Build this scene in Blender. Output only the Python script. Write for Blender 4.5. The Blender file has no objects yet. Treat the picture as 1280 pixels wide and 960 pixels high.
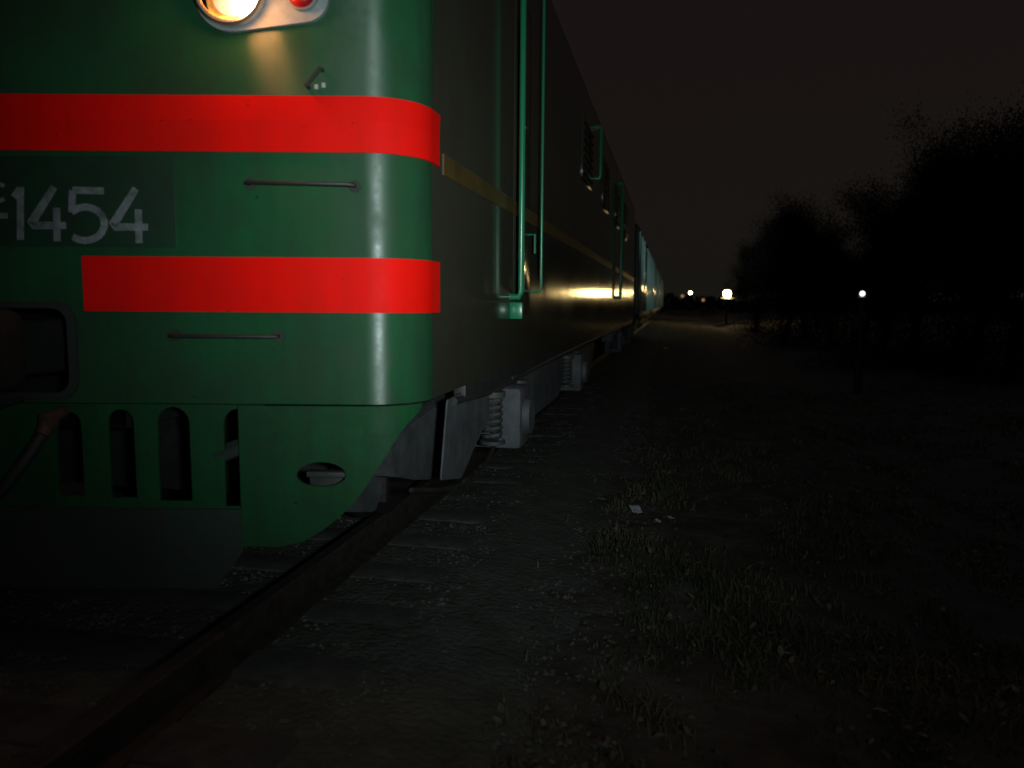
import bpy, bmesh, math, random
from mathutils import Vector, Matrix, noise
R = math.radians
random.seed(7)
S = bpy.context.scene
C = S.collection

# ---------------------------------------------------------------- camera
FPX = 960.0
YAW, PITCH, ROLL = R(11.7), R(6.065), R(0.4)
CAM = Vector((0, 0, 1.285))
fwd = Vector((-math.sin(YAW)*math.cos(PITCH), math.cos(YAW)*math.cos(PITCH), -math.sin(PITCH)))
rt = Vector((math.cos(YAW), math.sin(YAW), 0))
up = rt.cross(fwd)
# roll: picture content turns slightly clockwise
rt, up = (rt*math.cos(ROLL)+up*math.sin(ROLL)), (up*math.cos(ROLL)-rt*math.sin(ROLL))
cd = bpy.data.cameras.new('camera'); cam = bpy.data.objects.new('camera', cd); C.objects.link(cam)
M = Matrix((rt, up, -fwd)).transposed().to_4x4(); M.translation = CAM
cam.matrix_world = M
cd.sensor_width = 36; cd.lens = 36*FPX/1280
cd.clip_start = 0.05; cd.clip_end = 3000
cd.dof.use_dof = True; cd.dof.focus_distance = 4.5; cd.dof.aperture_fstop = 1.8
S.camera = cam

def ray(px, py):
    return (fwd*FPX + rt*(px-640) - up*(py-480)).normalized()
def on_x(px, py, X):
    d = ray(px, py); return CAM + d*((X-CAM.x)/d.x)
def on_y(px, py, Y):
    d = ray(px, py); return CAM + d*((Y-CAM.y)/d.y)
def on_z(px, py, Z):
    d = ray(px, py); return CAM + d*((Z-CAM.z)/d.z)

# ---------------------------------------------------------------- night sky
w = bpy.data.worlds.new('World'); S.world = w; w.use_nodes = True
nt = w.node_tree; nt.nodes.clear()
out = nt.nodes.new('ShaderNodeOutputWorld'); bg = nt.nodes.new('ShaderNodeBackground')
tc = nt.nodes.new('ShaderNodeTexCoord'); sp = nt.nodes.new('ShaderNodeSeparateXYZ')
cr = nt.nodes.new('ShaderNodeValToRGB')
cr.color_ramp.elements[0].position = 0.0; cr.color_ramp.elements[0].color = (0.0088, 0.0078, 0.0058, 1)
cr.color_ramp.elements[1].position = 0.45; cr.color_ramp.elements[1].color = (0.0098, 0.0062, 0.0066, 1)
_el = cr.color_ramp.elements.new(0.75); _el.color = (0.030, 0.030, 0.038, 1)
nt.links.new(tc.outputs['Generated'], sp.inputs[0]); nt.links.new(sp.outputs['Z'], cr.inputs[0])
nt.links.new(cr.outputs[0], bg.inputs[0]); bg.inputs[1].default_value = 1.0
nt.links.new(bg.outputs[0], out.inputs[0])

# the hand torch of the photographer, beside the phone
def spot(name, loc, target, power, half, col, rad=0.05, blend=1.0):
    l = bpy.data.lights.new(name, 'SPOT'); l.energy = power; l.color = col
    l.spot_size = 2*half; l.spot_blend = blend; l.shadow_soft_size = rad
    o = bpy.data.objects.new(name, l); C.objects.link(o)
    o.location = loc
    o.rotation_euler = (Vector(target)-Vector(loc)).to_track_quat('-Z', 'Y').to_euler()
    return o
TORCH = Vector((0.52, -0.35, 1.42))
tb = spot('torch_beam', TORCH, CAM + ray(625, 280)*3.3, 680, R(80), (0.82, 1.0, 1.0), 0.07)
# beam profile of the torch reflector: strength falls off smoothly with the angle from its axis
tb.data.use_nodes = True; _t = tb.data.node_tree; _e = _t.nodes['Emission']
_g = _t.nodes.new('ShaderNodeTexCoord'); _s = _t.nodes.new('ShaderNodeSeparateXYZ')
def _math(op, a, b=None):
    n_ = _t.nodes.new('ShaderNodeMath'); n_.operation = op
    for i_, v_ in enumerate((a, b)):
        if v_ is None: continue
        if hasattr(v_, 'links'): _t.links.new(v_, n_.inputs[i_])
        else: n_.inputs[i_].default_value = v_
    return n_.outputs[0]
_t.links.new(_g.outputs['Normal'], _s.inputs[0])
_ang = _math('ARCCOSINE', _math('MINIMUM', _math('ABSOLUTE', _s.outputs['Z']), 1.0))
_q = _math('POWER', _math('DIVIDE', _ang, R(18)), 2.0)
_t.links.new(_math('EXPONENT', _math('MULTIPLY', _q, -1.0)), _e.inputs['Strength'])

S.view_settings.view_transform = 'Standard'; S.view_settings.look = 'None'
S.view_settings.exposure = 0; S.view_settings.gamma = 1
S.render.engine = 'CYCLES'

# ---------------------------------------------------------------- helpers
def link_obj(name, bm, mats, parent=None, smooth=True, loc=None):
    me = bpy.data.meshes.new(name)
    bm.normal_update()
    bm.to_mesh(me); bm.free()
    if not isinstance(mats, (list, tuple)): mats = [mats]
    for m in mats: me.materials.append(m)
    if smooth:
        for p in me.polygons: p.use_smooth = True
        me.set_sharp_from_angle(angle=R(35))
    o = bpy.data.objects.new(name, me); C.objects.link(o)
    if parent: o.parent = parent
    if loc is not None: o.location = loc
    return o
def tag(o, label=None, cat=None, group=None, kind=None):
    if label: o['label'] = label
    if cat: o['category'] = cat
    if group: o['group'] = group
    if kind: o['kind'] = kind
    return o
def empty(name, loc, label, cat, group=None):
    o = bpy.data.objects.new(name, None); C.objects.link(o); o.location = loc
    return tag(o, label, cat, group)
def shift(o, root):            # mesh made in world space, parent moved off the origin
    o.matrix_parent_inverse = Matrix.Translation(-root.location)
    return o
def part(name, bm, m, parent, smooth=True):
    o = link_obj(name, bm, m, parent, smooth)
    root = parent
    off = Vector(root.location)
    if root.parent is not None: off = Vector((0, 0, 0))
    o.matrix_parent_inverse = Matrix.Translation(-off)
    return o
def B(): return bmesh.new()
def box(bm, c, s, bev=0.0, rot=None):
    r = bmesh.ops.create_cube(bm, size=1)
    vs = r['verts']
    bmesh.ops.scale(bm, vec=s, verts=vs)
    if bev > 0:
        es = list({e for v in vs for e in v.link_edges})
        rb = bmesh.ops.bevel(bm, geom=es, offset=bev, segments=2, affect='EDGES', profile=0.5)
        vs = list({v for f in rb['faces'] for v in f.verts} | {v for v in vs if v.is_valid})
        vs = [v for v in vs if v.is_valid]
        # all verts of this island
        seen = set(vs); st = list(vs)
        while st:
            v = st.pop()
            for e in v.link_edges:
                u = e.other_vert(v)
                if u not in seen: seen.add(u); st.append(u)
        vs = list(seen)
    if rot is not None: bmesh.ops.rotate(bm, cent=(0, 0, 0), matrix=rot, verts=vs)
    bmesh.ops.translate(bm, vec=c, verts=vs)
    return vs
def cyl(bm, a, b, r1, r2=None, n=20, caps=True):
    a = Vector(a); b = Vector(b); r2 = r1 if r2 is None else r2
    d = b-a
    r = bmesh.ops.create_cone(bm, cap_ends=caps, segments=n, radius1=r1, radius2=r2, depth=d.length)
    q = d.to_track_quat('Z', 'Y').to_matrix().to_4x4(); q.translation = (a+b)/2
    bmesh.ops.transform(bm, matrix=q, verts=r['verts'])
    return r['verts']
def tube(bm, pts, r, n=8):
    pts = [Vector(p) for p in pts]; rings = []
    if not isinstance(r, (list, tuple)): r = [r]*len(pts)
    prev = None
    for i, p in enumerate(pts):
        d = (pts[min(i+1, len(pts)-1)]-pts[max(i-1, 0)]).normalized()
        if prev is None:
            a = d.orthogonal().normalized()
        else:
            a = (prev - d*prev.dot(d)).normalized()
        prev = a; b = d.cross(a)
        rings.append([bm.verts.new(p+(a*math.cos(2*math.pi*k/n)+b*math.sin(2*math.pi*k/n))*r[i]) for k in range(n)])
    for i in range(len(rings)-1):
        for k in range(n):
            bm.faces.new((rings[i][k], rings[i][(k+1) % n], rings[i+1][(k+1) % n], rings[i+1][k]))
    bm.faces.new(rings[0][::-1]); bm.faces.new(rings[-1])
def bez(pts, n=14):            # Catmull-Rom through points
    P = [Vector(p) for p in pts]; P = [P[0]*2-P[1]]+P+[P[-1]*2-P[-2]]; o = []
    for i in range(1, len(P)-2):
        for k in range(n):
            t = k/n
            o.append(0.5*((2*P[i])+(P[i+1]-P[i-1])*t+(2*P[i-1]-5*P[i]+4*P[i+1]-P[i+2])*t*t+(-P[i-1]+3*P[i]-3*P[i+1]+P[i+2])*t**3))
    o.append(P[-2]); return o

# ---------------------------------------------------------------- materials
def mat(name, col, rough=0.5, metal=0.0, var=0.0, vscale=6.0, col2=None, bump=0.0, bscale=30.0, coat=0.0,
        stretch=(1, 1, 1), spec=0.5, lo=0.35, hi=0.65, rvar=0.0, bstretch=None, detail=6):
    m = bpy.data.materials.new(name); m.use_nodes = True
    t = m.node_tree; p = t.nodes['Principled BSDF']
    p.inputs['Roughness'].default_value = rough; p.inputs['Metallic'].default_value = metal
    p.inputs['Specular IOR Level'].default_value = spec
    p.inputs['Coat Weight'].default_value = coat; p.inputs['Coat Roughness'].default_value = 0.12
    p.inputs['Base Color'].default_value = (*col, 1)
    co = t.nodes.new('ShaderNodeTexCoord'); mp = t.nodes.new('ShaderNodeMapping')
    mp.inputs['Scale'].default_value = stretch; t.links.new(co.outputs['Object'], mp.inputs[0])
    if col2 is not None:
        n = t.nodes.new('ShaderNodeTexNoise'); n.inputs['Scale'].default_value = vscale; n.inputs['Detail'].default_value = detail
        n.inputs['Roughness'].default_value = 0.65
        t.links.new(mp.outputs[0], n.inputs['Vector'])
        r = t.nodes.new('ShaderNodeValToRGB'); e = r.color_ramp.elements
        e[0].position = lo; e[1].position = hi; e[0].color = (*col, 1); e[1].color = (*col2, 1)
        t.links.new(n.outputs['Fac'], r.inputs[0]); t.links.new(r.outputs[0], p.inputs['Base Color'])
        if rvar:
            mr = t.nodes.new('ShaderNodeMapRange'); mr.inputs[3].default_value = rough; mr.inputs[4].default_value = rough+rvar
            mr.inputs[1].default_value = lo; mr.inputs[2].default_value = hi
            t.links.new(n.outputs['Fac'], mr.inputs[0]); t.links.new(mr.outputs[0], p.inputs['Roughness'])
    if bump:
        n2 = t.nodes.new('ShaderNodeTexNoise'); n2.inputs['Scale'].default_value = bscale; n2.inputs['Detail'].default_value = 4
        mp2 = t.nodes.new('ShaderNodeMapping'); mp2.inputs['Scale'].default_value = bstretch or stretch
        t.links.new(co.outputs['Object'], mp2.inputs[0]); t.links.new(mp2.outputs[0], n2.inputs['Vector'])
        b = t.nodes.new('ShaderNodeBump'); b.inputs['Strength'].default_value = 1.0; b.inputs['Distance'].default_value = bump
        t.links.new(n2.outputs['Fac'], b.inputs['Height']); t.links.new(b.outputs[0], p.inputs['Normal'])
    return m
def emit(name, col, s):
    m = bpy.data.materials.new(name); m.use_nodes = True; t = m.node_tree; t.nodes.clear()
    o = t.nodes.new('ShaderNodeOutputMaterial'); e = t.nodes.new('ShaderNodeEmission')
    e.inputs[0].default_value = (*col, 1); e.inputs[1].default_value = s; t.links.new(e.outputs[0], o.inputs[0])
    return m
def weather(m, dirt, amount=0.6, chips=True, streak=(7, 7, 0.9)):
    """grime runs down the paint, blotches and small chips over an existing paint material"""
    t = m.node_tree; p = t.nodes['Principled BSDF']; L = t.links
    src = p.inputs['Base Color'].links[0].from_socket
    co = t.nodes.new('ShaderNodeTexCoord')
    def nz(scale, st, lo, hi, det=8):
        mp = t.nodes.new('ShaderNodeMapping'); mp.inputs['Scale'].default_value = st; L.new(co.outputs['Object'], mp.inputs[0])
        n = t.nodes.new('ShaderNodeTexNoise'); n.inputs['Scale'].default_value = scale; n.inputs['Detail'].default_value = det; n.inputs['Roughness'].default_value = .7
        L.new(mp.outputs[0], n.inputs['Vector'])
        q = t.nodes.new('ShaderNodeMapRange'); q.inputs[1].default_value = lo; q.inputs[2].default_value = hi; L.new(n.outputs['Fac'], q.inputs[0]); return q.outputs[0]
    def mul(a, b):
        q = t.nodes.new('ShaderNodeMath'); q.operation = 'MULTIPLY'; q.use_clamp = True
        for i, v in enumerate((a, b)):
            if hasattr(v, 'links'): L.new(v, q.inputs[i])
            else: q.inputs[i].default_value = v
        return q.outputs[0]
    def mix(fac, a, col):
        q = t.nodes.new('ShaderNodeMix'); q.data_type = 'RGBA'; L.new(fac, q.inputs[0]); L.new(a, q.inputs[6]); q.inputs[7].default_value = (*col, 1); return q.outputs[2]
    f1 = mul(nz(1.0, streak, .45, .75), amount)
    f2 = mul(nz(2.3, (1, 1, 1), .42, .72), amount)
    c = mix(f1, src, dirt); c = mix(f2, c, dirt)
    if chips: c = mix(nz(34, (1, 1, 1), .71, .74, 3), c, (dirt[0]*.4, dirt[1]*.4, dirt[2]*.4))
    L.new(c, p.inputs['Base Color'])
    base = p.inputs['Roughness'].links[0].from_socket if p.inputs['Roughness'].links else None
    ad = t.nodes.new('ShaderNodeMath'); ad.operation = 'ADD'
    L.new(mul(f2, .55), ad.inputs[0])
    if base: L.new(base, ad.inputs[1])
    else: ad.inputs[1].default_value = p.inputs['Roughness'].default_value
    L.new(ad.outputs[0], p.inputs['Roughness'])
GREEN = (0.009, 0.088, 0.032)
m_cab = mat('cab_green_paint', (0.014, 0.088, 0.034), 0.31, col2=(0.016, 0.056, 0.026), vscale=1.7, bump=0.0010, bscale=6, spec=0.75, rvar=0.12, detail=10)
m_cab.node_tree.nodes['Principled BSDF'].inputs['Anisotropic'].default_value = 0.85
m_cab.node_tree.nodes['Principled BSDF'].inputs['Anisotropic Rotation'].default_value = 0.25
m_side = mat('dusty_side_paint', (0.044, 0.048, 0.033), 0.085, col2=(0.046, 0.038, 0.026), vscale=2.2, bump=0.0014, bscale=1.3,
             bstretch=(1, 7.0, 0.10), spec=0.13, rvar=0.06)
m_skirt = mat('skirt_green_paint', (0.008, 0.080, 0.026), 0.5, col2=(0.009, 0.060, 0.022), vscale=3, bump=0.001, bscale=14, spec=0.15)
m_plow = mat('grimy_plough_paint', (0.008, 0.030, 0.016), 0.7, col2=(0.018, 0.020, 0.018), vscale=5, bump=0.002, bscale=25)
m_red = mat('red_reflective_paint', (0.86, 0.005, 0.002), 0.50, col2=(0.80, 0.006, 0.004), vscale=2.4, spec=0.05, bump=0.0006, bscale=16)
weather(m_cab, (0.022, 0.032, 0.018), 0.55)
weather(m_skirt, (0.016, 0.030, 0.014), 0.7)
weather(m_red, (0.36, 0.010, 0.006), 0.3)
weather(m_plow, (0.022, 0.02, 0.017), 0.8)
m_gear = mat('oily_running_gear', (0.030, 0.030, 0.031), 0.65, col2=(0.05, 0.048, 0.045), vscale=9, bump=0.003, bscale=20)
m_yel = mat('dimmed_yellow_paint', (0.10, 0.062, 0.016), 0.4, col2=(0.06, 0.04, 0.014), vscale=5)  # stripe yellow darkened: the dim light on the side is put into the colour
m_dark = mat('black_iron', (0.012, 0.012, 0.013), 0.6, col2=(0.022, 0.019, 0.017), vscale=9, bump=0.002, bscale=30)
m_rubber = mat('hose_rubber', (0.012, 0.012, 0.012), 0.7)
m_grey = mat('dusty_running_gear', (0.075, 0.078, 0.085), 0.75, col2=(0.04, 0.04, 0.043), vscale=7, bump=0.003, bscale=18)
m_nplate = mat('number_plate_paint', (0.007, 0.040, 0.018), 0.5, col2=(0.010, 0.028, 0.016), vscale=5)
m_rust = mat('rusty_cock', (0.07, 0.03, 0.02), 0.8, col2=(0.03, 0.02, 0.015), vscale=20)
m_white = mat('dull_white_paint', (0.34, 0.35, 0.36), 0.5, col2=(0.24, 0.25, 0.25), vscale=14)
m_letter = mat('worn_white_lettering', (0.21, 0.225, 0.24), 0.6, col2=(0.07, 0.09, 0.09), vscale=20)
m_rail = mat('handrail_green_paint', (0.015, 0.16, 0.075), 0.28, spec=0.6)
m_gold = mat('lamp_reflector', (1.0, 0.72, 0.34), 0.22, metal=1.0)
m_rim = mat('lamp_rim', (0.62, 0.62, 0.6), 0.3, metal=0.9)
m_redlens = mat('red_lamp_glass', (0.36, 0.010, 0.010), 0.3, coat=0.1)
m_bulb = emit('lit_bulb', (1.0, 0.80, 0.50), 22)
m_glassd = mat('dark_window_glass', (0.01, 0.012, 0.014), 0.06, spec=0.6)
m_roof = mat('roof_grey', (0.05, 0.055, 0.055), 0.6)
m_steel = mat('rail_steel', (0.06, 0.048, 0.04), 0.55, col2=(0.03, 0.022, 0.018), vscale=12, bump=0.001, bscale=40)
m_railtop = mat('worn_rail_head', (0.16, 0.15, 0.14), 0.4, metal=0.7, col2=(0.1, 0.09, 0.085), vscale=8)
m_sleeper = mat('dusty_concrete', (0.085, 0.085, 0.075), 0.9, col2=(0.05, 0.05, 0.044), vscale=9, bump=0.006, bscale=20)

# ---------------------------------------------------------------- body profile seen from above
XC, XS = -2.5, -0.93
RA = 0.230
AR0 = Vector((-1.113, 2.680)); TR = Vector((math.cos(R(11.7)), math.sin(R(11.7))))
AC = AR0 + Vector((-TR.y, TR.x))*RA
L1 = (AR0.x-XC)/TR.x
ARC = R(90-11.7)
L2 = L1 + RA*ARC
SEND = 18.9
def prof(s):
    a = abs(s)
    if a <= L1:
        p = AR0 - TR*(L1-a); n = Vector((TR.y, -TR.x))
    elif a <= L2:
        h = R(11.7) + (a-L1)/RA
        p = AC + Vector((math.sin(h), -math.cos(h)))*RA; n = Vector((math.sin(h), -math.cos(h)))
    else:
        p = Vector((XS, AC.y + (a-L2))); n = Vector((1, 0))
    if s < 0: p = Vector((2*XC-p.x, p.y)); n = Vector((-n.x, n.y))
    return p, n
def P3(s, z, off=0.0, lean=True):
    p, n = prof(s)
    p = p + n*off
    y = p.y
    if lean and z > 1.93: y = p.y + (z-1.93)*0.11*(1 if abs(s) < L2+0.4 else max(0, 1-(abs(s)-L2-0.4)))
    return Vector((p.x, y, z))
SMP = [(k*0.005, prof(k*0.005)[0]) for k in range(0, 1100)]
def sz(px, py, off=0.0):
    d = ray(px, py)
    best = None
    # walk the outline until the pixel's vertical plane is crossed
    nrm = Vector((d.y, -d.x)); prev = None
    for s, p in SMP:
        v = nrm.dot(p)
        if prev is not None and prev[1] <= 0 < v or (prev is not None and prev[1] >= 0 > v):
            t = prev[1]/(prev[1]-v); ss = prev[0]+(s-prev[0])*t
            q = prof(ss)[0]
            z = CAM.z + d.z*(Vector((q.x, q.y)).length/Vector((d.x, d.y)).length)
            return ss, z
        prev = (s, v)
    # left of the nose centre: plain mirror branch
    prev = None
    for k in range(0, 400):
        s = -k*0.005; p = prof(s)[0]; v = nrm.dot(p)
        if prev is not None and prev[1]*v < 0:
            q = p; return s, CAM.z + d.z*(Vector((q.x, q.y)).length/Vector((d.x, d.y)).length)
        prev = (s, v)
    raise ValueError((px, py))

def plate(name, outline, holes, off, thick, m, parent, ds=0.035, bev=0.0):
    """flat sheet cut in (s,z), bent round the cab outline; off = outer face, thick goes inwards"""
    bm = B()
    loops = []
    for lp in [outline]+holes:
        vs = [bm.verts.new((p[0], 0, p[1])) for p in lp]
        loops.append([bm.edges.new((vs[i], vs[(i+1) % len(vs)])) for i in range(len(vs))])
    bmesh.ops.triangle_fill(bm, use_beauty=True, use_dissolve=False, edges=[e for l in loops for e in l])
    # drop faces lying in holes
    def inside(pt, lp):
        c = False; j = len(lp)-1
        for i in range(len(lp)):
            if (lp[i][1] > pt[1]) != (lp[j][1] > pt[1]) and pt[0] < (lp[j][0]-lp[i][0])*(pt[1]-lp[i][1])/(lp[j][1]-lp[i][1])+lp[i][0]: c = not c
            j = i
        return c
    bad = []
    for f in bm.faces:
        c = f.calc_center_median()
        if any(inside((c.x, c.z), h) for h in holes) or not inside((c.x, c.z), outline): bad.append(f)
    bmesh.ops.delete(bm, geom=bad, context='FACES')
    xs = [p[0] for p in outline]; a, b = min(xs), max(xs)
    cuts = []
    x = a
    while x < b:
        x += ds
        if abs(x) > L1-0.05 and abs(x) < L2+0.05: cuts.append(x)
    for x in cuts+[0.0001, L1, L2, -L1, -L2]:
        if a < x < b:
            bmesh.ops.bisect_plane(bm, geom=bm.verts[:]+bm.edges[:]+bm.faces[:], plane_co=(x, 0, 0), plane_no=(1, 0, 0))
    zl_ = [p[1] for p in outline]
    if min(zl_) < 1.93 < max(zl_):
        bmesh.ops.bisect_plane(bm, geom=bm.verts[:]+bm.edges[:]+bm.faces[:], plane_co=(0, 0, 1.93), plane_no=(0, 0, 1))
    for f in bm.faces:
        f.normal_update()
        if f.normal.y > 0: f.normal_flip()
    verts = [(v.co.x, v.co.z) for v in bm.verts]
    bm.verts.index_update()
    faces = [[v.index for v in f.verts] for f in bm.faces]
    bnd = []
    for f in bm.faces:
        for l in f.loops:
            if len(l.edge.link_faces) == 1: bnd.append((l.vert.index, l.link_loop_next.vert.index))
    bm.free()
    nv = len(verts)
    co = [P3(a_, b_, off) for a_, b_ in verts]+[P3(a_, b_, off-thick) for a_, b_ in verts]
    fs = faces+[[k+nv for k in f[::-1]] for f in faces]+[[b_, a_, a_+nv, b_+nv] for a_, b_ in bnd]
    me = bpy.data.meshes.new(name); me.from_pydata([tuple(c) for c in co], [], fs); me.materials.append(m)
    me.update()
    nn = [prof(a_)[1] for a_, b_ in verts]; nf = len(faces)
    ln = []
    for k, p in enumerate(me.polygons):
        for li in p.loop_indices:
            vi = me.loops[li].vertex_index
            if k < nf: q = nn[vi]; ln.append(Vector((q.x, q.y, 0.10 if p.center.z > 1.93 else 0)).normalized())
            elif k < 2*nf: q = nn[vi-nv]; ln.append((-q.x, -q.y, 0))
            else: ln.append(tuple(p.normal))
    for p in me.polygons: p.use_smooth = True
    me.normals_split_custom_set(ln)
    o = bpy.data.objects.new(name, me); C.objects.link(o); o.parent = parent
    o.matrix_parent_inverse = Matrix.Translation(-Vector(parent.location))
    return o
def rect(s0, s1, z0, z1): return [(s0, z0), (s1, z0), (s1, z1), (s0, z1)]
def rrect(s0, s1, z0, z1, r, n=6):
    o = []
    for cx, cy, a0 in ((s1-r, z0+r, -90), (s1-r, z1-r, 0), (s0+r, z1-r, 90), (s0+r, z0+r, 180)):
        for k in range(n+1):
            a = R(a0+90*k/n); o.append((cx+r*math.cos(a), cy+r*math.sin(a)))
    return o

# ---------------------------------------------------------------- ground
def gz(x, y):
    z = -0.20
    # ballast shoulder falls away to the right, low ditch, then a bank
    if x > -1.0: z -= 0.10*min(1, (x+1.0)/1.2)
    z -= 0.16*math.exp(-((x-2.3-0.02*y)/0.55)**2)
    if x > 3.2: z += 0.05*min(6, x-3.2)
    a = min(1, max(0, (x+0.9)/0.8))
    z += a*0.05*(noise.noise(Vector((x*1.7, y*1.7, 0)))) + 0.02*a*noise.noise(Vector((x*6, y*6, 3)))
    if x < -4.2: z -= 0.12
    return z
def axis(a, b, near0, near1, step):
    v = []; x = near0
    while x <= near1: v.append(x); x += step
    st = step; x = near1
    while x < b: st *= 1.35; x += st; v.append(min(x, b))
    st = step; x = near0; l = []
    while x > a: st *= 1.35; x -= st; l.append(max(x, a))
    return l[::-1]+v
bm = B(); xs = axis(-900, 900, -4.5, 7, 0.08); ys = axis(-60, 1400, 0.5, 16, 0.10)
g = [[bm.verts.new((x, y, gz(x, y))) for x in xs] for y in ys]
for j in range(len(ys)-1):
    for i in range(len(xs)-1): bm.faces.new((g[j][i], g[j][i+1], g[j+1][i+1], g[j+1][i]))
m_ground = mat('dark_soil', (0.055, 0.048, 0.036), 0.95, col2=(0.11, 0.10, 0.08), vscale=3.5, bump=0.02, bscale=14, spec=0.2, detail=12)
tag(link_obj('ground', bm, m_ground), kind='structure')
# ballast bed
bm = B()
prof_b = [(-4.6, -0.30), (-4.2, -0.19), (-3.6, -0.172), (-1.05, -0.168), (-0.75, -0.20), (-0.35, -0.262), (-0.05, -0.33)]
ysb = axis(-20, 420, 0.5, 14, 0.12); rows = []
for y in ysb:
    row = []
    for i in range(len(prof_b)-1):
        (x0, z0), (x1, z1) = prof_b[i], prof_b[i+1]
        n = max(1, int((x1-x0)/0.12))
        for k in range(n):
            t = k/n; x = x0+(x1-x0)*t; row.append((x, z0+(z1-z0)*t))
    row.append(prof_b[-1])
    rows.append([bm.verts.new((x+(0.10*noise.noise(Vector((y*.9, 1, i))) if x > -0.6 else 0), y, z+0.018*noise.noise(Vector((x*5, y*5, 5))))) for i, (x, z) in enumerate(row)])
for j in range(len(rows)-1):
    for i in range(len(rows[0])-1): bm.faces.new((rows[j][i], rows[j][i+1], rows[j+1][i+1], rows[j+1][i]))
m_ballast = mat('fouled_ballast', (0.115, 0.12, 0.10), 0.95, col2=(0.07, 0.075, 0.06), vscale=5, bump=0.015, bscale=32, spec=0.2, detail=12)
tag(link_obj('ballast_bed', bm, m_ballast), kind='structure')

# ---------------------------------------------------------------- rails and sleepers
def rail_bm(x):
    bm = B(); pr = [(-.075, -.17), (.075, -.17), (.075, -.158), (.012, -.14), (.010, -.05), (.036, -.035), (.036, -.008), (.028, 0), (-.028, 0), (-.036, -.008), (-.036, -.035), (-.010, -.05), (-.012, -.14), (-.075, -.158)]
    a = [bm.verts.new((x+p, -12, z)) for p, z in pr]; b = [bm.verts.new((x+p, 400, z)) for p, z in pr]
    for i in range(len(pr)):
        f = bm.faces.new((a[i], a[(i+1) % len(pr)], b[(i+1) % len(pr)], b[i]))
        if i == 7: f.material_index = 1
    bm.faces.new(a[::-1]); bm.faces.new(b)
    return bm
tag(link_obj('rail', rail_bm(XC+0.79), [m_steel, m_railtop]), 'rusty steel rail on the near side of the track, running under the green snow plough', 'rail', 'rails of the track')
tag(link_obj('rail', rail_bm(XC-0.79), [m_steel, m_railtop]), 'rusty steel rail on the far side of the track, hidden under the locomotive', 'rail', 'rails of the track')
bm = B(); box(bm, (0, 0, 0), (2.7, 0.24, 0.16), 0.02)
sl0 = link_obj('sleeper', bm, m_sleeper)
y = 1.0; first = True; k = 0
rs = random.Random(3)
while y < 46:
    o = sl0 if first else sl0.copy()
    if not first: C.objects.link(o)
    first = False
    o.location = (XC+rs.uniform(-.02, .03), y, -0.241+rs.uniform(-.008, .006)); o.rotation_euler.z = rs.uniform(-.012, .012)
    tag(o, 'pale sleeper whose end shows through the ballast beside the train', 'sleeper', 'sleepers under the track')
    y += 0.56; k += 1

# ---------------------------------------------------------------- locomotive
loco = empty('electric_locomotive', (XC, 10.5, 0.0), 'green locomotive with red bands, a lit round lamp and the number 1454', 'locomotive')
Z0 = sz(330, 505)[1]          # lower edge of the cab shell
ZT = 3.45
# coupler pocket
s_pk, z_pkb = sz(92, 492); z_pkt = sz(92, 384)[1]
pocket = rrect(-s_pk, s_pk, z_pkb, z_pkt, 0.06)
SB = L2+0.02
def corner_cols(a, b, step=0.03):
    pass
plate('cab_shell', rect(-SB, SB, Z0, ZT), [pocket, rrect(-1.25, -.12, 2.62, 3.22, .06), rrect(.12, 1.25, 2.62, 3.22, .06)], 0.0, 0.012, m_cab, loco)
for a, b in ((-1.25, -.12), (.12, 1.25)):
    plate('windscreen', rrect(a+.005, b-.005, 2.625, 3.215, .055), [], -0.006, 0.005, m_glassd, loco)
# pocket rim and inside
ro = rrect(-s_pk-.026, s_pk+.026, z_pkb-.022, z_pkt+.022, .075)
plate('pocket_rim', ro, [rrect(-s_pk+.004, s_pk-.004, z_pkb+.004, z_pkt-.004, .055)], 0.016, 0.02, m_plow, loco)
bm = B(); box(bm, (XC, 3.05, (z_pkb+z_pkt)/2), (2*s_pk+.2, 0.9, 0.62))
for f in bm.faces: f.normal_flip()
f0 = [f for f in bm.faces if f.calc_center_median().y < 2.7]
bmesh.ops.delete(bm, geom=f0, context='FACES')
part('pocket_lining', bm, m_dark, loco)

# sides
def side(sgn):
    bm = B(); X = XC+sgn*(XS-XC)
    ys_ = [AC.y+0.018+i*(SEND-AC.y)/60 for i in range(61)]
    zs_ = [Z0, 1.0, 1.5, 2.0, 2.5, 3.0, ZT]
    g = [[bm.verts.new((X, y, z)) for z in zs_] for y in ys_]
    for j in range(60):
        for i in range(6):
            v = (g[j][i], g[j+1][i], g[j+1][i+1], g[j][i+1]); bm.faces.new(v if sgn > 0 else v[::-1])
    return bm
o = part('side_panel', side(1), m_side, loco); o['label'] = 'dark grimy side reflecting the yard lights'
part('side_panel', side(-1), m_side, loco)
bm = B()
hw = XS-XC; rp = [(-hw, ZT), (-hw+.03, ZT+.10), (-hw+.22, ZT+.28), (-hw*.5, ZT+.42), (0, ZT+.46), (hw*.5, ZT+.42), (hw-.22, ZT+.28), (hw-.03, ZT+.10), (hw, ZT)]
a = [bm.verts.new((XC+x, 3.1, z)) for x, z in rp]; b = [bm.verts.new((XC+x, SEND, z)) for x, z in rp]
for i in range(len(rp)-1): bm.faces.new((a[i], a[i+1], b[i+1], b[i]))
c = bm.verts.new((XC, 2.62, ZT))
for i in range(len(rp)-1): bm.faces.new((a[i+1], a[i], c))
part('roof', bm, m_roof, loco)
bm = B(); box(bm, (XC, SEND+.004, (Z0+ZT)/2), (2*hw, .012, ZT-Z0)); part('rear_wall', bm, m_side, loco)
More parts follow.
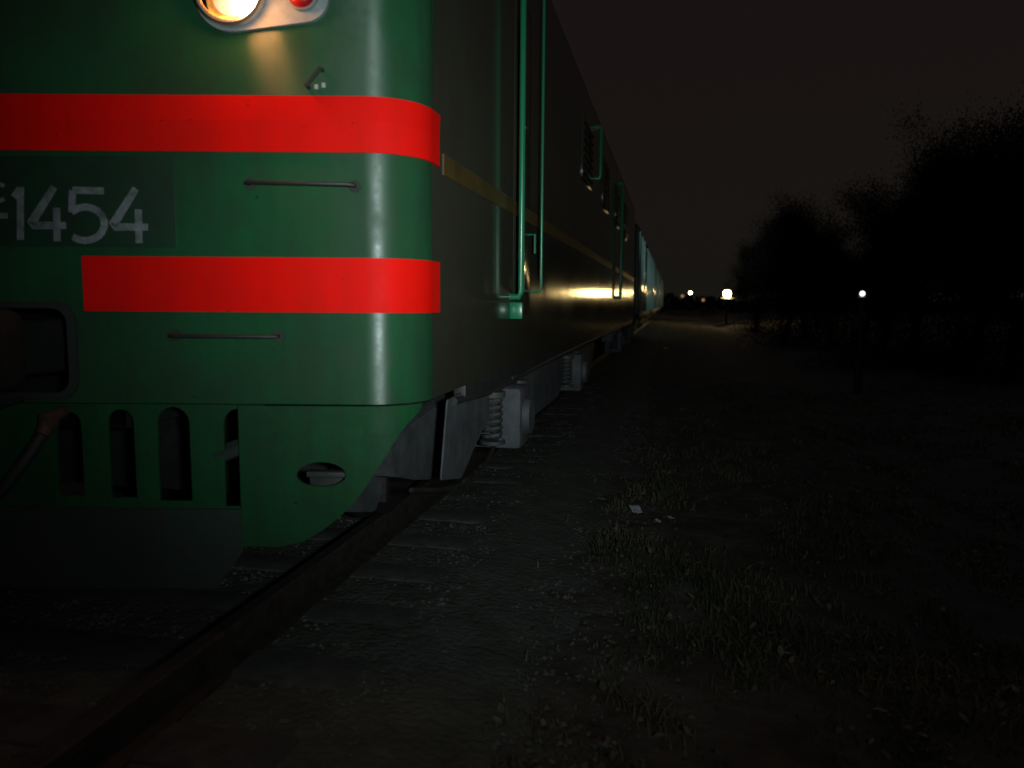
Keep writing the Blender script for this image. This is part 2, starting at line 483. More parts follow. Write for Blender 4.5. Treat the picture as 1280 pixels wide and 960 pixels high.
# floor sill, a thin dark lip below the side
bm = B(); box(bm, (XS-.035, (3.45+SEND)/2, Z0-.045), (.06, SEND-3.45, .09), .006); part('sill', bm, m_dark, loco)
bm = B(); box(bm, (XC, (3.6+SEND)/2, Z0-.06), (2*hw-.5, SEND-3.2, .10)); part('floor_frame', bm, m_dark, loco)

# red bands
s_be = sz(547, 250)[0]
zb1t, zb1b = sz(300, 119)[1], sz(300, 190)[1]
zb2t, zb2b = sz(300, 321.5)[1], sz(300, 390)[1]
s_b2 = sz(105, 350)[0]
plate('red_band', rect(-s_be, s_be, zb1b, zb1t), [], 0.009, 0.008, m_red, loco)
plate('red_band', rect(s_b2, s_be, zb2b, zb2t), [], 0.009, 0.008, m_red, loco)
plate('red_band', rect(-s_be, -s_b2, zb2b, zb2t), [], 0.009, 0.008, m_red, loco)
# seam under shell
# yellow stripe on the side
pa = on_x(549, 189, XS); pb = on_x(549, 216, XS)
bm = B(); box(bm, (XS+.002, (pa.y+SEND)/2+.02, (pa.z+pb.z)/2), (.005, SEND-pa.y-.06, pa.z-pb.z)); part('side_stripe', bm, m_yel, loco)

# number on its plate
s_n0, z_n1 = sz(216, 192); z_n0 = sz(216, 309)[1]
npl = plate('number_plate', rrect(-s_n0, s_n0, z_n0, z_n1-.012, .012), [], 0.006, 0.004, m_nplate, loco)
def stroke_pts(name, lines, wpx, parent):
    bm = B()
    for li_, ln in enumerate(lines):
        pts = [sz(*p) for p in ln]
        w_ = wpx/FPX*2.85/2
        L, Rr = [], []
        for i, p in enumerate(pts):
            a = Vector(pts[max(i-1, 0)]); b = Vector(pts[min(i+1, len(pts)-1)]); d = (b-a).normalized(); n = Vector((-d.y, d.x))
            k = 1.0
            if 0 < i < len(pts)-1:
                d1 = (Vector(p)-a).normalized(); d2 = (b-Vector(p)).normalized(); k = 1/max(.5, math.cos(d1.angle(d2)/2)) if d1.length and d2.length else 1
            L.append(Vector(p)+n*w_*k); Rr.append(Vector(p)-n*w_*k)
        vl = [[bm.verts.new(P3(q.x, q.y, o_)) for q in side_] for side_ in (L, Rr) for o_ in (0.0072+.0008*li_, 0.006)]
        lt, lb, rtp, rb = vl
        for i in range(len(pts)-1):
            bm.faces.new((lt[i], lt[i+1], rtp[i+1], rtp[i]))
            bm.faces.new((lb[i], lb[i+1], lt[i+1], lt[i])); bm.faces.new((rtp[i], rtp[i+1], rb[i+1], rb[i]))
        bm.faces.new((lt[0], rtp[0], rb[0], lb[0])); bm.faces.new((lt[-1], lb[-1], rb[-1], rtp[-1]))
    bmesh.ops.recalc_face_normals(bm, faces=bm.faces)
    o = link_obj(name, bm, m_letter, parent, smooth=False)
    return o
def four(x0, y0):
    return [[(x0+30, y0), (x0+1, y0+46), (x0+3, y0+48), (x0+45, y0+48)], [(x0+33, y0+26), (x0+34, y0+68)]]
def arcp(cx, cy, rx, ry, a0, a1, n=12): return [(cx+rx*math.cos(R(a0+(a1-a0)*k/n)), cy+ry*math.sin(R(a0+(a1-a0)*k/n))) for k in range(n+1)]
stroke_pts('numeral', four(141, 236), 8.5, npl)
stroke_pts('numeral', four(39, 234), 8.5, npl)
stroke_pts('numeral', [[(131, 239), (92, 238)], [(92, 238), (91, 266)], [(91, 265)]+arcp(108, 280, 24, 21, -110, 130)], 8.5, npl)
stroke_pts('numeral', [[(27, 234), (27, 300)], [(27, 236), (19, 247)]], 8.5, npl)
stroke_pts('hyphen', [[(-12, 269), (11, 270)]], 7, npl)
stroke_pts('small_letter', [arcp(1, 241, 9, 10, 50, 310)], 5, npl)

# grab handles
def handle(px0, py0, px1, py1):
    a = sz(px0, py0); b = sz(px1, py1); bm = B()
    o_ = 0.05
    pts = [P3(a[0], a[1], 0.0), P3(a[0], a[1], o_*.8), P3(a[0]+.02, a[1], o_), P3(b[0]-.02, b[1], o_), P3(b[0], b[1], o_*.8), P3(b[0], b[1], 0)]
    tube(bm, pts, 0.0075)
    h = part('grab_handle', bm, m_dark, loco)  # black here stands in for the shadow line along the handle
    for q in (a, b):
        bm = B(); n = prof(q[0])[1]
        cyl(bm, P3(q[0], q[1], 0), P3(q[0], q[1], .008), 0.022, n=14)
        link_obj('mounting_foot', bm, m_plow, h)
handle(313, 230, 444, 233); handle(219, 419, 349, 420)
# fold-back clip and stain by the upper band
bm = B(); a = sz(384, 108); b = sz(400, 86)
pa, pb = P3(*a, .03), P3(*b, .03); tube(bm, [P3(*a, 0), pa, pb, P3(*b, 0)], .008)
part('hook', bm, m_plow, loco)
bm = B()
for q in ((394, 108), (403, 106)):
    s_, z_ = sz(*q); box(bm, P3(s_, z_, .006), (.014, .010, .018), .003)
o = part('bolt_head', bm, m_white, loco)

# lamp cluster: long white plate, big lamp, red lamp
sl, zl = sz(283, -12); rl = 0.119
s2, z2 = sz(373, -8)
# stadium-shaped backing plate
out_ = []
n = 16
r1, r2 = 0.134, 0.090
d = Vector((s2-sl, z2-zl)); ang = math.atan2(d.y, d.x); q = math.acos(max(-1, min(1, (r1-r2)/d.length)))
for k in range(n+1):
    t = ang+q+(2*math.pi-2*q)*k/n; out_.append((sl+r1*math.cos(t), zl+r1*math.sin(t)))
for k in range(n+1):
    t = ang-q+2*q*k/n; out_.append((s2+r2*math.cos(t), z2+r2*math.sin(t)))
plate('lamp_plate', out_, [], 0.018, 0.02, m_white, loco)
def lathe(bm, s, z, prf, n=40, ax=None):
    """revolve (radius, outward) round the outward normal at (s,z)"""
    p, nn = prof(s); c = P3(s, z, 0); nn = Vector((nn.x, nn.y, 0)); u = Vector((0, 0, 1)); v = nn.cross(u)
    rings = []
    for r_, o_ in prf:
        rings.append([bm.verts.new(c+nn*o_+(u*math.cos(2*math.pi*k/n)+v*math.sin(2*math.pi*k/n))*r_) for k in range(n)])
    for i in range(len(rings)-1):
        for k in range(n): bm.faces.new((rings[i][k], rings[i][(k+1) % n], rings[i+1][(k+1) % n], rings[i+1][k]))
    bmesh.ops.remove_doubles(bm, verts=bm.verts, dist=1e-5)
    bmesh.ops.recalc_face_normals(bm, faces=bm.faces)
root_l = B(); lathe(root_l, sl, zl, [(rl+.004, .018), (rl+.004, .062), (rl-.004, .072), (rl-.014, .068), (rl-.014, .02)])
hl = part('headlight', root_l, m_rim, loco); hl['label'] = 'round lamp glowing warm white'
bm = B(); lathe(bm, sl, zl, [(rl-.014, .062), (rl-.022, .038), (rl-.05, .018), (rl-.09, .010), (.0005, .008)])
bmesh.ops.reverse_faces(bm, faces=bm.faces)
link_obj('reflector', bm, m_gold, hl)
sb, zb = sz(303, 0)
bm = B(); bmesh.ops.create_uvsphere(bm, u_segments=24, v_segments=14, radius=0.046)
bmesh.ops.scale(bm, vec=(1, 1, 1.25), verts=bm.verts)
bmesh.ops.translate(bm, vec=P3(sb, zb, .044), verts=bm.verts)
link_obj('bulb', bm, m_bulb, hl)
m_glass = bpy.data.materials.new('lamp_glass'); m_glass.use_nodes = True
t = m_glass.node_tree; t.nodes.clear(); oo = t.nodes.new('ShaderNodeOutputMaterial'); mx = t.nodes.new('ShaderNodeMixShader')
tr = t.nodes.new('ShaderNodeBsdfTransparent'); gl = t.nodes.new('ShaderNodeBsdfGlossy'); gl.inputs['Roughness'].default_value = .08
fr = t.nodes.new('ShaderNodeFresnel'); t.links.new(fr.outputs[0], mx.inputs[0]); t.links.new(tr.outputs[0], mx.inputs[1]); t.links.new(gl.outputs[0], mx.inputs[2]); t.links.new(mx.outputs[0], oo.inputs[0])
bm = B(); lathe(bm, sl, zl, [(rl-.015, .066), (rl-.035, .080), (rl-.07, .09), (.0005, .093)]); link_obj('lamp_glass', bm, m_glass, hl)
ll = bpy.data.lights.new('headlight_glow', 'POINT'); ll.energy = 5; ll.color = (1.0, 0.42, 0.14); ll.shadow_soft_size = 0.07
lo_ = bpy.data.objects.new('headlight_glow', ll); C.objects.link(lo_); lo_.location = P3(sb, zb, .125)
bm = B(); lathe(bm, s2, z2, [(.054, .018), (.054, .045), (.050, .050), (.047, .047)]); rl2 = part('marker_lamp', bm, m_white, loco)
bm = B(); lathe(bm, s2, z2, [(.047, .046), (.041, .057), (.028, .066), (.0005, .070)]); link_obj('red_lens', bm, m_redlens, rl2)

# ---- skirt: bent green corner piece with jack hole
def pts_sz(lst): return [sz(*p) for p in lst]
zs1 = Z0-0.008
sk = pts_sz([(302, 684), (350, 684), (378, 678), (405, 662), (425, 646), (441, 630), (458, 608), (476, 580), (494, 552), (510, 530)])
sk = [(a, min(b, zs1-.004)) for a, b in sk]
skp = sk+[(sz(526, 512)[0], zs1-.03), (sz(530, 508)[0], zs1), (sk[0][0], zs1)]
hole = [sz(401+31*math.cos(R(a))*(1), 595+ (17 if math.sin(R(a)) < 0 else 14)*math.sin(R(a))) for a in range(0, 360, 18)]
skirt = plate('skirt', skp, [hole], -0.006, 0.014, m_skirt, loco)
skirt['label'] = 'green corner skirt with an oval hole'
# jack bracket inside hole
hs, hz = sz(405, 597)
bm = B(); pc = P3(hs, hz, -.07); box(bm, pc, (.16, .05, .022), .005, Matrix.Rotation(R(8), 3, 'Z')); box(bm, pc+Vector((0, .05, -.06)), (.2, .02, .10), .004)
part('jacking_bracket', bm, m_gear, loco)
# ---- slotted plough behind
bm = None
def sl_hole(x0, x1, y0, y1):
    a = sz(x0, y0); b = sz(x1, y1); r_ = (b[0]-a[0])/2*.98
    o = [(a[0], b[1]), (b[0], b[1])]
    for k in range(0, 9):
        t = math.pi*k/8; o.append(((a[0]+b[0])/2+r_*math.cos(t), a[1]-r_+r_*math.sin(t)))
    return o
hs_ = [sl_hole(128, 166, 513, 625), sl_hole(190, 236, 510, 629), sl_hole(274, 318, 512, 636), sl_hole(62, 100, 516, 622)]
for h in list(hs_):
    if h[0][0] > 0: pass
hs_ = [h for h in hs_ if h[0][0] > 0.01]
hs_all = hs_+[[(-a, b) for a, b in h][::-1] for h in hs_]
s_p = sz(330, 640)[0]; z_p = sz(200, 652)[1]
plate('plough_plate', rect(-s_p, s_p, z_p, zs1), hs_all, -0.035, 0.012, m_skirt, loco)
# lower mould board bulges forward a little and tapers at the end
se, ze = sz(268, 738); se2, ze2 = sz(303, 690)
lowb = [(-se, ze), (se, ze), (se2, ze2), (se2, z_p+.045), (-se2, z_p+.045), (-se2, ze2)]
plate('plough_blade', lowb, [], -0.014, 0.014, m_plow, loco)
bm = B(); q0 = P3(sz(300, 560)[0], 0, -.06)
a3 = sz(262, 575); b3 = sz(322, 552)
tube(bm, [P3(a3[0], a3[1], -.065), P3(b3[0], b3[1]+.0, -.065)], .035, 6); part('brace', bm, m_plow, loco)
bm = B(); box(bm, (XC, 3.25, (zs1+ze)/2+.1), (2.5, .04, zs1-ze-.2)); part('buffer_beam', bm, m_dark, loco)

# ---- automatic coupler and hoses
bm = B(); zc = 1.10
box(bm, (XC, 2.72, zc), (.20, .75, .22), .03)
box(bm, (XC+.02, 2.28, zc), (.34, .26, .30), .05)
box(bm, (XC+.17, 2.14, zc+.01), (.10, .26, .27), .03, Matrix.Rotation(R(0), 3, 'Z'))
box(bm, (XC-.17, 2.10, zc), (.12, .22, .24), .03)
part('coupler', bm, m_dark, loco)
bm = B(); a = sz(75, 522); P0 = P3(a[0], a[1], .05)
tube(bm, bez([P3(a[0], a[1]+.02, -.02), P3(a[0], a[1], .06), P3(a[0]-.01, a[1]-.05, .10)], 6), .024, 12)
box(bm, P3(a[0], a[1]+.0, .07), (.05, .05, .06), .008)
hc = part('angle_cock', bm, m_rust, loco)
bm = B(); tube(bm, bez([P3(a[0]-.01, a[1]-.05, .10), P3(a[0]-.05, a[1]-.14, .15), P3(a[0]-.16, a[1]-.28, .18), P3(a[0]-.30, a[1]-.38, .17), P3(a[0]-.42, a[1]-.33, .14)], 8), .021, 12)
part('brake_hose', bm, m_rubber, loco)
bm = B(); tube(bm, [P3(-1.2, .87, .09), P3(-.3, .93, .10), P3(0, .86, .12), P3(.2, .93, .10)], .012)
part('uncoupling_lever', bm, m_dark, loco)

# ---- cab door, handrails
def vrail(Y, z0, z1, r=.014, off=.07):
    bm = B()
    tube(bm, [(XS, Y, z0), (XS+off*.8, Y, z0), (XS+off, Y, z0+.03), (XS+off, Y, z1-.03), (XS+off*.8, Y, z1), (XS, Y, z1)], r, 12)
    h = part('handrail', bm, m_rail, loco)
    return h
yA = on_x(652, 300, XS+.07).y; yB = on_x(677, 300, XS+.07).y
zlo = on_x(655, 384, XS+.07).z
h1 = vrail(yA, zlo+.06, 3.42, .018); vrail(yB, zlo+.10, 3.43, .010)
bm = B(); box(bm, (XS+.035, yA+.03, zlo-.02), (.08, .03, .10), .01); link_obj('handrail_bracket', bm, m_rail, h1)
bm = B(); box(bm, (XS-.012, (yA+yB)/2+.02, (zlo-.05+3.1)/2), (.03, yB-yA-.16, 3.1-zlo+.05), .006)
dr = part('cab_door', bm, m_side, loco)
bm = B(); box(bm, (XS+.006, (yA+yB)/2+.02, 2.65), (.008, .34, .55), .003); link_obj('door_window', bm, m_glassd, dr)
bm = B(); tube(bm, [(XS+.003, yB-.14, 1.72), (XS+.05, yB-.14, 1.72), (XS+.05, yB-.14, 1.60)], .008); link_obj('door_handle', bm, m_rail, dr)
# drain pipe and louvre frames further along
for px, z0, z1, r_ in ((749, 2.72, 3.30, .022), (777, 1.38, 3.25, .030)):
    Y = on_x(px, 300, XS+.07).y; vrail(Y, z0, z1, r_)
for i in range(4):
    Y = 8.3+2.3*i
    bm = B(); box(bm, (XS+.004, Y, 2.85), (.022, .95, .62), .006)
    for k in range(7): box(bm, (XS+.016, Y, 2.6+k*.083), (.02, .86, .02), 0, Matrix.Rotation(R(25), 3, 'Y'))
    part('louvre', bm, m_side, loco)
# ---- running gear: bogies built in the thing's own space
def bogie(Y0, detail=True):
    e = B()
    xb = XS-.10
    # side frame: long cranked beam
    pr = [(-1.95, .64), (-1.95, .80), (-1.2, .86), (-.75, .80), (.75, .80), (1.2, .86), (1.95, .80), (1.95, .64), (1.2, .60), (.8, .46), (-.8, .46), (-1.2, .60)]
    a = [e.verts.new((xb+.06, Y0+y, z)) for y, z in pr]; b = [e.verts.new((xb-.12, Y0+y, z)) for y, z in pr]
    e.faces.new(a); e.faces.new(b[::-1])
    for i in range(len(pr)): e.faces.new((a[i], b[i], b[(i+1) % len(pr)], a[(i+1) % len(pr)]))
    bmesh.ops.recalc_face_normals(e, faces=e.faces)
    fr_ = part('bogie_frame', e, m_grey, loco)
    for dy in (-1.5, 1.5):
        e = B()
        box(e, (xb+.05, Y0+dy, .62), (.30, .26, .36), .03)
        cyl(e, (xb+.20, Y0+dy, .62), (xb+.24, Y0+dy, .62), .11, .10, 20)
        link_obj('axle_box', e, m_grey, fr_)
        for d2 in (-.33, .33):
            e = B(); pts = [(xb+.08+.045*math.cos(t*.7), Y0+dy+d2+.045*math.sin(t*.7), .53+t*.0042) for t in range(0, 58)]
            tube(e, pts, .015, 6); cyl(e, (xb+.08, Y0+dy+d2, .51), (xb+.08, Y0+dy+d2, .53), .07); cyl(e, (xb+.08, Y0+dy+d2, .77), (xb+.08, Y0+dy+d2, .80), .07)
            link_obj('spring', e, m_gear, fr_)
        for sx in (XC+.79-.02, XC-.79+.02):
            e = B(); sg = 1 if sx > XC else -1
            cyl(e, (sx-.05*sg, Y0+dy, .60), (sx+.07*sg, Y0+dy, .60), .60, .60, 48); cyl(e, (sx-.08*sg, Y0+dy, .60), (sx-.05*sg, Y0+dy, .60), .63, .63, 48)
            w_ = part('wheel', e, m_dark, loco)
    return fr_
for Y0 in (5.9, 14.9): bogie(Y0)
# hanging equipment beside the first bogie
def eq(name, pxs, X, thick, m, z_add=0):
    """box-like casing with the side outline given by points on the plane X"""
    bm = B(); P = [on_x(px, py, X) for px, py in pxs]
    a = [bm.verts.new((X, p.y, p.z)) for p in P]; b = [bm.verts.new((X-thick, p.y, p.z)) for p in P]
    bm.faces.new(a); bm.faces.new(b[::-1])
    for i in range(len(P)): bm.faces.new((a[i], b[i], b[(i+1) % len(P)], a[(i+1) % len(P)]))
    bmesh.ops.recalc_face_normals(bm, faces=bm.faces)
    bmesh.ops.bevel(bm, geom=bm.edges[:], offset=.008, segments=2, affect='EDGES')
    return part(name, bm, m, loco)
eq('wheel_guard', [(424, 640), (470, 640), (480, 610), (500, 560), (478, 566)], -1.27, .05, m_grey)
eq('sand_box', [(486, 560), (497, 596), (520, 600), (578, 598), (600, 545), (622, 505), (616, 482), (575, 488), (520, 528)], -1.13, .30, m_grey)
eq('side_shroud', [(552, 600), (576, 598), (592, 562), (602, 541), (622, 507), (617, 480), (590, 484), (560, 500)], -0.955, .008, m_grey)
eq('brake_cylinder', [(640, 470), (646, 530), (664, 526), (668, 458)], XS+.0, .28, m_grey)
eq('air_tank', [(668, 455), (668, 492), (692, 480), (692, 446)], XS-.05, .35, m_grey)
eq('equipment_case', [(704, 440), (704, 470), (738, 470), (740, 430)], XS-.04, .7, m_grey)
# pipes along the frame
bm = B()
tube(bm, bez([(XS-.02, 3.3, .84), (XS-.02, 4.2, .80), (XS+.0, 5.0, .83), (XS-.01, 7, .84), (XS-.01, 12, .84), (XS-.01, 18, .84)], 6), .018)
tube(bm, bez([(XS-.12, 3.0, .50), (XS-.06, 3.4, .42), (XS-.05, 3.9, .38), (XS-.05, 4.6, .52), (XS-.04, 5.6, .40)], 8), .011)
part('pipework', bm, m_dark, loco)

# ---------------------------------------------------------------- boxcars behind
m_box = mat('boxcar_paint', (0.055, 0.075, 0.070), 0.11, col2=(0.035, 0.045, 0.042), vscale=2, bump=0.001, bscale=1.0, bstretch=(1, 4, 1.2))
m_boxr = mat('boxcar_rib_paint', (0.09, 0.17, 0.165), 0.45)
def boxcar():
    r_ = empty('boxcar', (XC, 0, 0), '', 'boxcar', 'boxcars coupled behind the locomotive')
    L_ = 13.6; zt = 3.25
    b = B(); box(b, (0, L_/2, (1.0+zt)/2), (2*hw, L_, zt-1.0), .01); bd = link_obj('body', b, m_box, r_)
    b = B(); pr = [(-hw-.03, zt), (-hw*.7, zt+.32), (0, zt+.45), (hw*.7, zt+.32), (hw+.03, zt)]
    a_ = [b.verts.new((x, -.03, z)) for x, z in pr]; b_ = [b.verts.new((x, L_+.03, z)) for x, z in pr]
    for i in range(4): b.faces.new((a_[i], a_[i+1], b_[i+1], b_[i]))
    b.faces.new(a_[::-1]); b.faces.new(b_); link_obj('roof', b, m_roof, r_)
    for i in range(9):
        y = .08+i*(L_-.16)/8
        if i == 4: continue
        for sx in (1,):
            b = B(); box(b, (hw+.017, y, (1.0+zt)/2), (.034, .10, zt-1.02), .006); link_obj('rib', b, m_boxr, r_)
    b = B(); box(b, (hw+.015, L_/2, 2.05), (.03, 2.0, 2.05), .01); dd = link_obj('door', b, m_box, r_)
    b = B(); tube(b, [(hw+.06, L_/2-.8, 1.7), (hw+.11, L_/2-.8, 1.72), (hw+.11, L_/2-.8, 2.1), (hw+.06, L_/2-.8, 2.12)], .014); link_obj('handle', b, m_boxr, dd)
    b = B(); box(b, (0, L_/2, .88), (.5, L_+.6, .22), .02); box(b, (hw-.06, L_/2, .92), (.1, L_, .16), .01); link_obj('underframe', b, m_dark, r_)
    for yb in (2.2, L_-2.2):
        b = B(); box(b, (-hw+.55, yb, .50), (.14, 2.2, .28), .04); link_obj('bogie_frame', b, m_grey, r_)
        b = B(); box(b, (hw-.55, yb, .50), (.14, 2.2, .28), .04); fb = link_obj('bogie_frame', b, m_grey, r_)
        for dy in (-.92, .92):
            for sx in (.78, -.78):
                b = B(); cyl(b, (sx-.06, yb+dy, .475), (sx+.06, yb+dy, .475), .475, n=32); link_obj('wheel', b, m_dark, fb)
    return r_
def copy_tree(o, parent=None):
    c = o.copy(); C.objects.link(c); c.parent = parent
    for ch in list(o.children): copy_tree(ch, c)
    return c
lab = ['ribbed teal boxcar coupled directly behind the green locomotive', 'second ribbed boxcar behind the locomotive, mostly hidden by the first',
       'third ribbed boxcar far down the train, near the yard lights', 'last visible ribbed boxcar at the far end of the train']
bc = boxcar()
cars = [bc]+[copy_tree(bc) for _ in range(3)]
for i, c in enumerate(cars):
    c.location = (XC, 19.9+i*14.7, 0); c['label'] = lab[i]

# ---------------------------------------------------------------- yard lights
def lamp_post(name, loc, h, label, cat, bulb_m, rad, group=None, power=0, col=(1, 1, 1)):
    r_ = empty(name, (loc[0], loc[1], gz(loc[0], loc[1])), label, cat, group)
    hz_ = h-r_.location.z
    b = B(); cyl(b, (0, 0, -.1), (0, 0, hz_-.08), .07, .05, 10); link_obj('post', b, m_dark, r_)
    b = B(); cyl(b, (0, 0, hz_+rad*1.02), (0, 0, hz_+rad*1.3), rad*1.15, rad*.4, 14); cyl(b, (0, 0, hz_-rad*1.35), (0, 0, hz_-rad*1.02), rad*2.3, rad*.8, 14); link_obj('lamp_cap_and_stop', b, m_dark, r_)  # wide lower disc is added to keep lamp light off the ground
    b = B(); bmesh.ops.create_uvsphere(b, u_segments=16, v_segments=10, radius=rad); bmesh.ops.translate(b, vec=(0, 0, hz_), verts=b.verts); link_obj('globe', b, bulb_m, r_)
    return r_
m_w = emit('white_hot_lamp', (1.0, 0.70, 0.27), 150.0)
m_w2 = emit('cool_lamp_glow_dim', (0.85, 0.9, 1.0), 1.6)
m_o = emit('sodium_lamp_glow', (1.0, 0.66, 0.26), 90)
m_o2 = emit('sodium_lamp_glow_dim', (1.0, 0.50, 0.28), 0.35)
p = on_y(909, 367, 62); lamp_post('yard_lamp', p, p.z, 'bright white round lamp just right of the end of the train', 'lamp', m_w, .27, 'lamps along the yard')
p = on_y(1078, 367, 15); lamp_post('yard_lamp', p, p.z, 'small white lamp shining alone before the dark trees on the right', 'lamp', m_w2, .05, 'lamps along the yard')
p = on_y(863, 366, 95); lamp_post('yard_lamp', p, p.z, 'warm orange lamp nearest to the end of the train', 'lamp', m_o, .15, 'lamps along the yard')
p = on_y(879, 375, 95); lamp_post('yard_lamp', p, p.z, 'dim low orange lamp between the warm lamp and the white lamp', 'lamp', m_o2, .17, 'lamps along the yard')
p = on_y(853, 370, 110); lamp_post('yard_lamp', p, p.z, 'faint reddish lamp beside the tail of the train', 'lamp', m_o2, .2, 'lamps along the yard')
# added floodlight, out of view, put up to light the boxcar ribs
fl = empty('added_floodlight_post', (3.4, 5.0, gz(3.4, 5)), 'added tall post with an unseen cool floodlight lighting the boxcars', 'floodlight')
b = B(); cyl(b, (0, 0, -.1), (0, 0, 4.4), .09, .06, 12); link_obj('post', b, m_dark, fl)
b = B(); box(b, (0, .05, 4.45), (.4, .2, .28), .03); link_obj('lamp_housing', b, m_dark, fl)
spot('added_floodlight_beam', (3.4, 5.30, 4.20), (-1.1, 38, 3.6), 7500, R(9), (0.72, 1.0, 0.95), .12, 0.8)

# ---------------------------------------------------------------- litter
m_paper = mat('litter_paper', (0.5, 0.52, 0.56), 0.6)
def scrap(px, py, sx, sy, lb, a):
    p = on_z(px, py, -.27); p.z = max(gz(p.x, p.y), -.30)+.035
    b = B(); n = 7
    g = [[b.verts.new(((i/n-.5)*sx, (j/n-.5)*sy, .012*noise.noise(Vector((i*.9, j*.9, px)))+.02*((i/n-.5)**2))) for i in range(n+1)] for j in range(n+1)]
    for j in range(n):
        for i in range(n): b.faces.new((g[j][i], g[j][i+1], g[j+1][i+1], g[j+1][i]))
    o = link_obj('litter_scrap', b, m_paper); o.location = p; o.rotation_euler = (R(24), R(8), a)
    md = o.modifiers.new('t', 'SOLIDIFY'); md.thickness = .002
    tag(o, lb, 'litter', 'litter on the grass')
scrap(794, 641, .085, .09, 'largest pale scrap of litter lying in the grass', .5)
scrap(822, 656, .035, .04, 'small pale scrap to the left of the three pieces low in the grass', 1.2)
scrap(838, 651, .045, .05, 'tilted pale scrap right of the other litter', 2.2)
scrap(832, 437, .10, .10, 'faint pale scrap far off near the track', .2)

# ---------------------------------------------------------------- loose stones and weeds
rg = random.Random(11)
m_stone = mat('ballast_stone', (0.16, 0.165, 0.14), 0.95, col2=(0.06, 0.063, 0.053), vscale=12, spec=0.2)
def stones(name, n, region, smin, smax, m):
    b = B()
    for _ in range(n):
        x, y = region()
        s_ = rg.uniform(smin, smax); z = (-0.178 if -4.2 < x < -1.05 else max(gz(x, y), -.178-.155*min(1, max(0, (x+1.05)))))+s_*.2
        c = Vector((x, y, z)); q = Matrix.Rotation(rg.uniform(0, 6.3), 3, 'Z')@Matrix.Rotation(rg.uniform(-.5, .5), 3, 'X')
        vs = []
        for v in ((1, 0, 0), (-1, .1, 0), (0, 1, .1), (0, -1, 0), (.2, .1, .75), (-.1, 0, -.6)):
            vs.append(b.verts.new(c+q@(Vector(v)*s_*rg.uniform(.6, 1.1))))
        for t_ in ((0, 2, 4), (2, 1, 4), (1, 3, 4), (3, 0, 4), (2, 0, 5), (1, 2, 5), (3, 1, 5), (0, 3, 5)):
            b.faces.new([vs[k] for k in t_])
    return link_obj(name, b, m, smooth=False)
def reg():
    while True:
        y = 0.9+18*rg.random()**1.7; x = rg.uniform(-4.1, 0.3)
        if x > -1.0 and rg.random() < (x+1)/1.2: continue
        if abs(x-(XC+.79)) < .05: continue
        if y > 5 and x < -2: continue
        return x, y
o = stones('ballast_stones', 24000, reg, .006, .021, m_stone)
tag(o, 'small grey ballast stones scattered along the track', 'ballast', kind='stuff')

def grass(n, m, region, hmin, hmax):
    b = B()
    for _ in range(n):
        x, y, dens = region()
        z = gz(x, y)-.01; h = rg.uniform(hmin, hmax)*dens; a = rg.uniform(0, 6.283); lean = rg.uniform(.2, 1.1)*h
        w_ = rg.uniform(.002, .005)*(1+y*.08)
        d = Vector((math.cos(a), math.sin(a), 0)); s_ = Vector((-d.y, d.x, 0))*w_
        p0 = Vector((x, y, z)); p1 = p0+d*lean*.35+Vector((0, 0, h*.6)); p2 = p0+d*lean+Vector((0, 0, h*rg.uniform(.6, 1)))
        v = [b.verts.new(q) for q in (p0-s_, p0+s_, p1+s_*.8, p1-s_*.8, p2)]
        b.faces.new(v[:4]); b.faces.new((v[3], v[2], v[4]))
    return link_obj('grass', b, m, smooth=False)
def greg():
    while True:
        y = .8+15*rg.random()**1.5; x = rg.uniform(-.95, 1+y*.75)
        # clumps
        k = noise.noise(Vector((x*1.3, y*1.0, 8)))*.6+noise.noise(Vector((x*4.1, y*4.1, 2)))*.5
        edge = -0.62-0.18*noise.noise(Vector((y*.8, 0, 4)))+max(0, (y-3.2))*.10
        if x < edge: 
            if rg.random() > .015: continue
        if k < -.02+rg.uniform(-.2, .2): continue
        return x, y, .55+max(0, k)*1.3
m_gr = mat('weedy_grass', (0.06, 0.08, 0.04), 0.8, col2=(0.16, 0.14, 0.085), vscale=1.3, spec=0.15, lo=.4, hi=.6)
o = grass(52000, m_gr, greg, .03, .13)
tag(o, 'low dark weeds and dead grass beside the track', 'grass', kind='stuff')
# broad weed leaves
b = B()
for _ in range(5200):
    x, y, dn = greg()
    z = gz(x, y)+.01; a = rg.uniform(0, 6.283); s_ = rg.uniform(.012, .035)
    q = Matrix.Rotation(a, 3, 'Z')@Matrix.Rotation(rg.uniform(-.6, .9), 3, 'X')
    c = Vector((x, y, z+rg.uniform(0, .05)))
    v = [b.verts.new(c+q@(Vector(p_)*s_)) for p_ in ((0, 0, 0), (.45, .5, .06), (.3, 1.2, 0), (0, 1.6, -.1), (-.3, 1.2, 0), (-.45, .5, .06))]
    b.faces.new(v)
m_wd = mat('fallen_leaves', (0.06, 0.06, 0.03), 0.7, col2=(0.20, 0.16, 0.11), vscale=6, lo=.42, hi=.58)
o = link_obj('fallen_leaves', b, m_wd, smooth=False); tag(o, 'fallen leaves and broad weeds among the grass', 'leaves', kind='stuff')

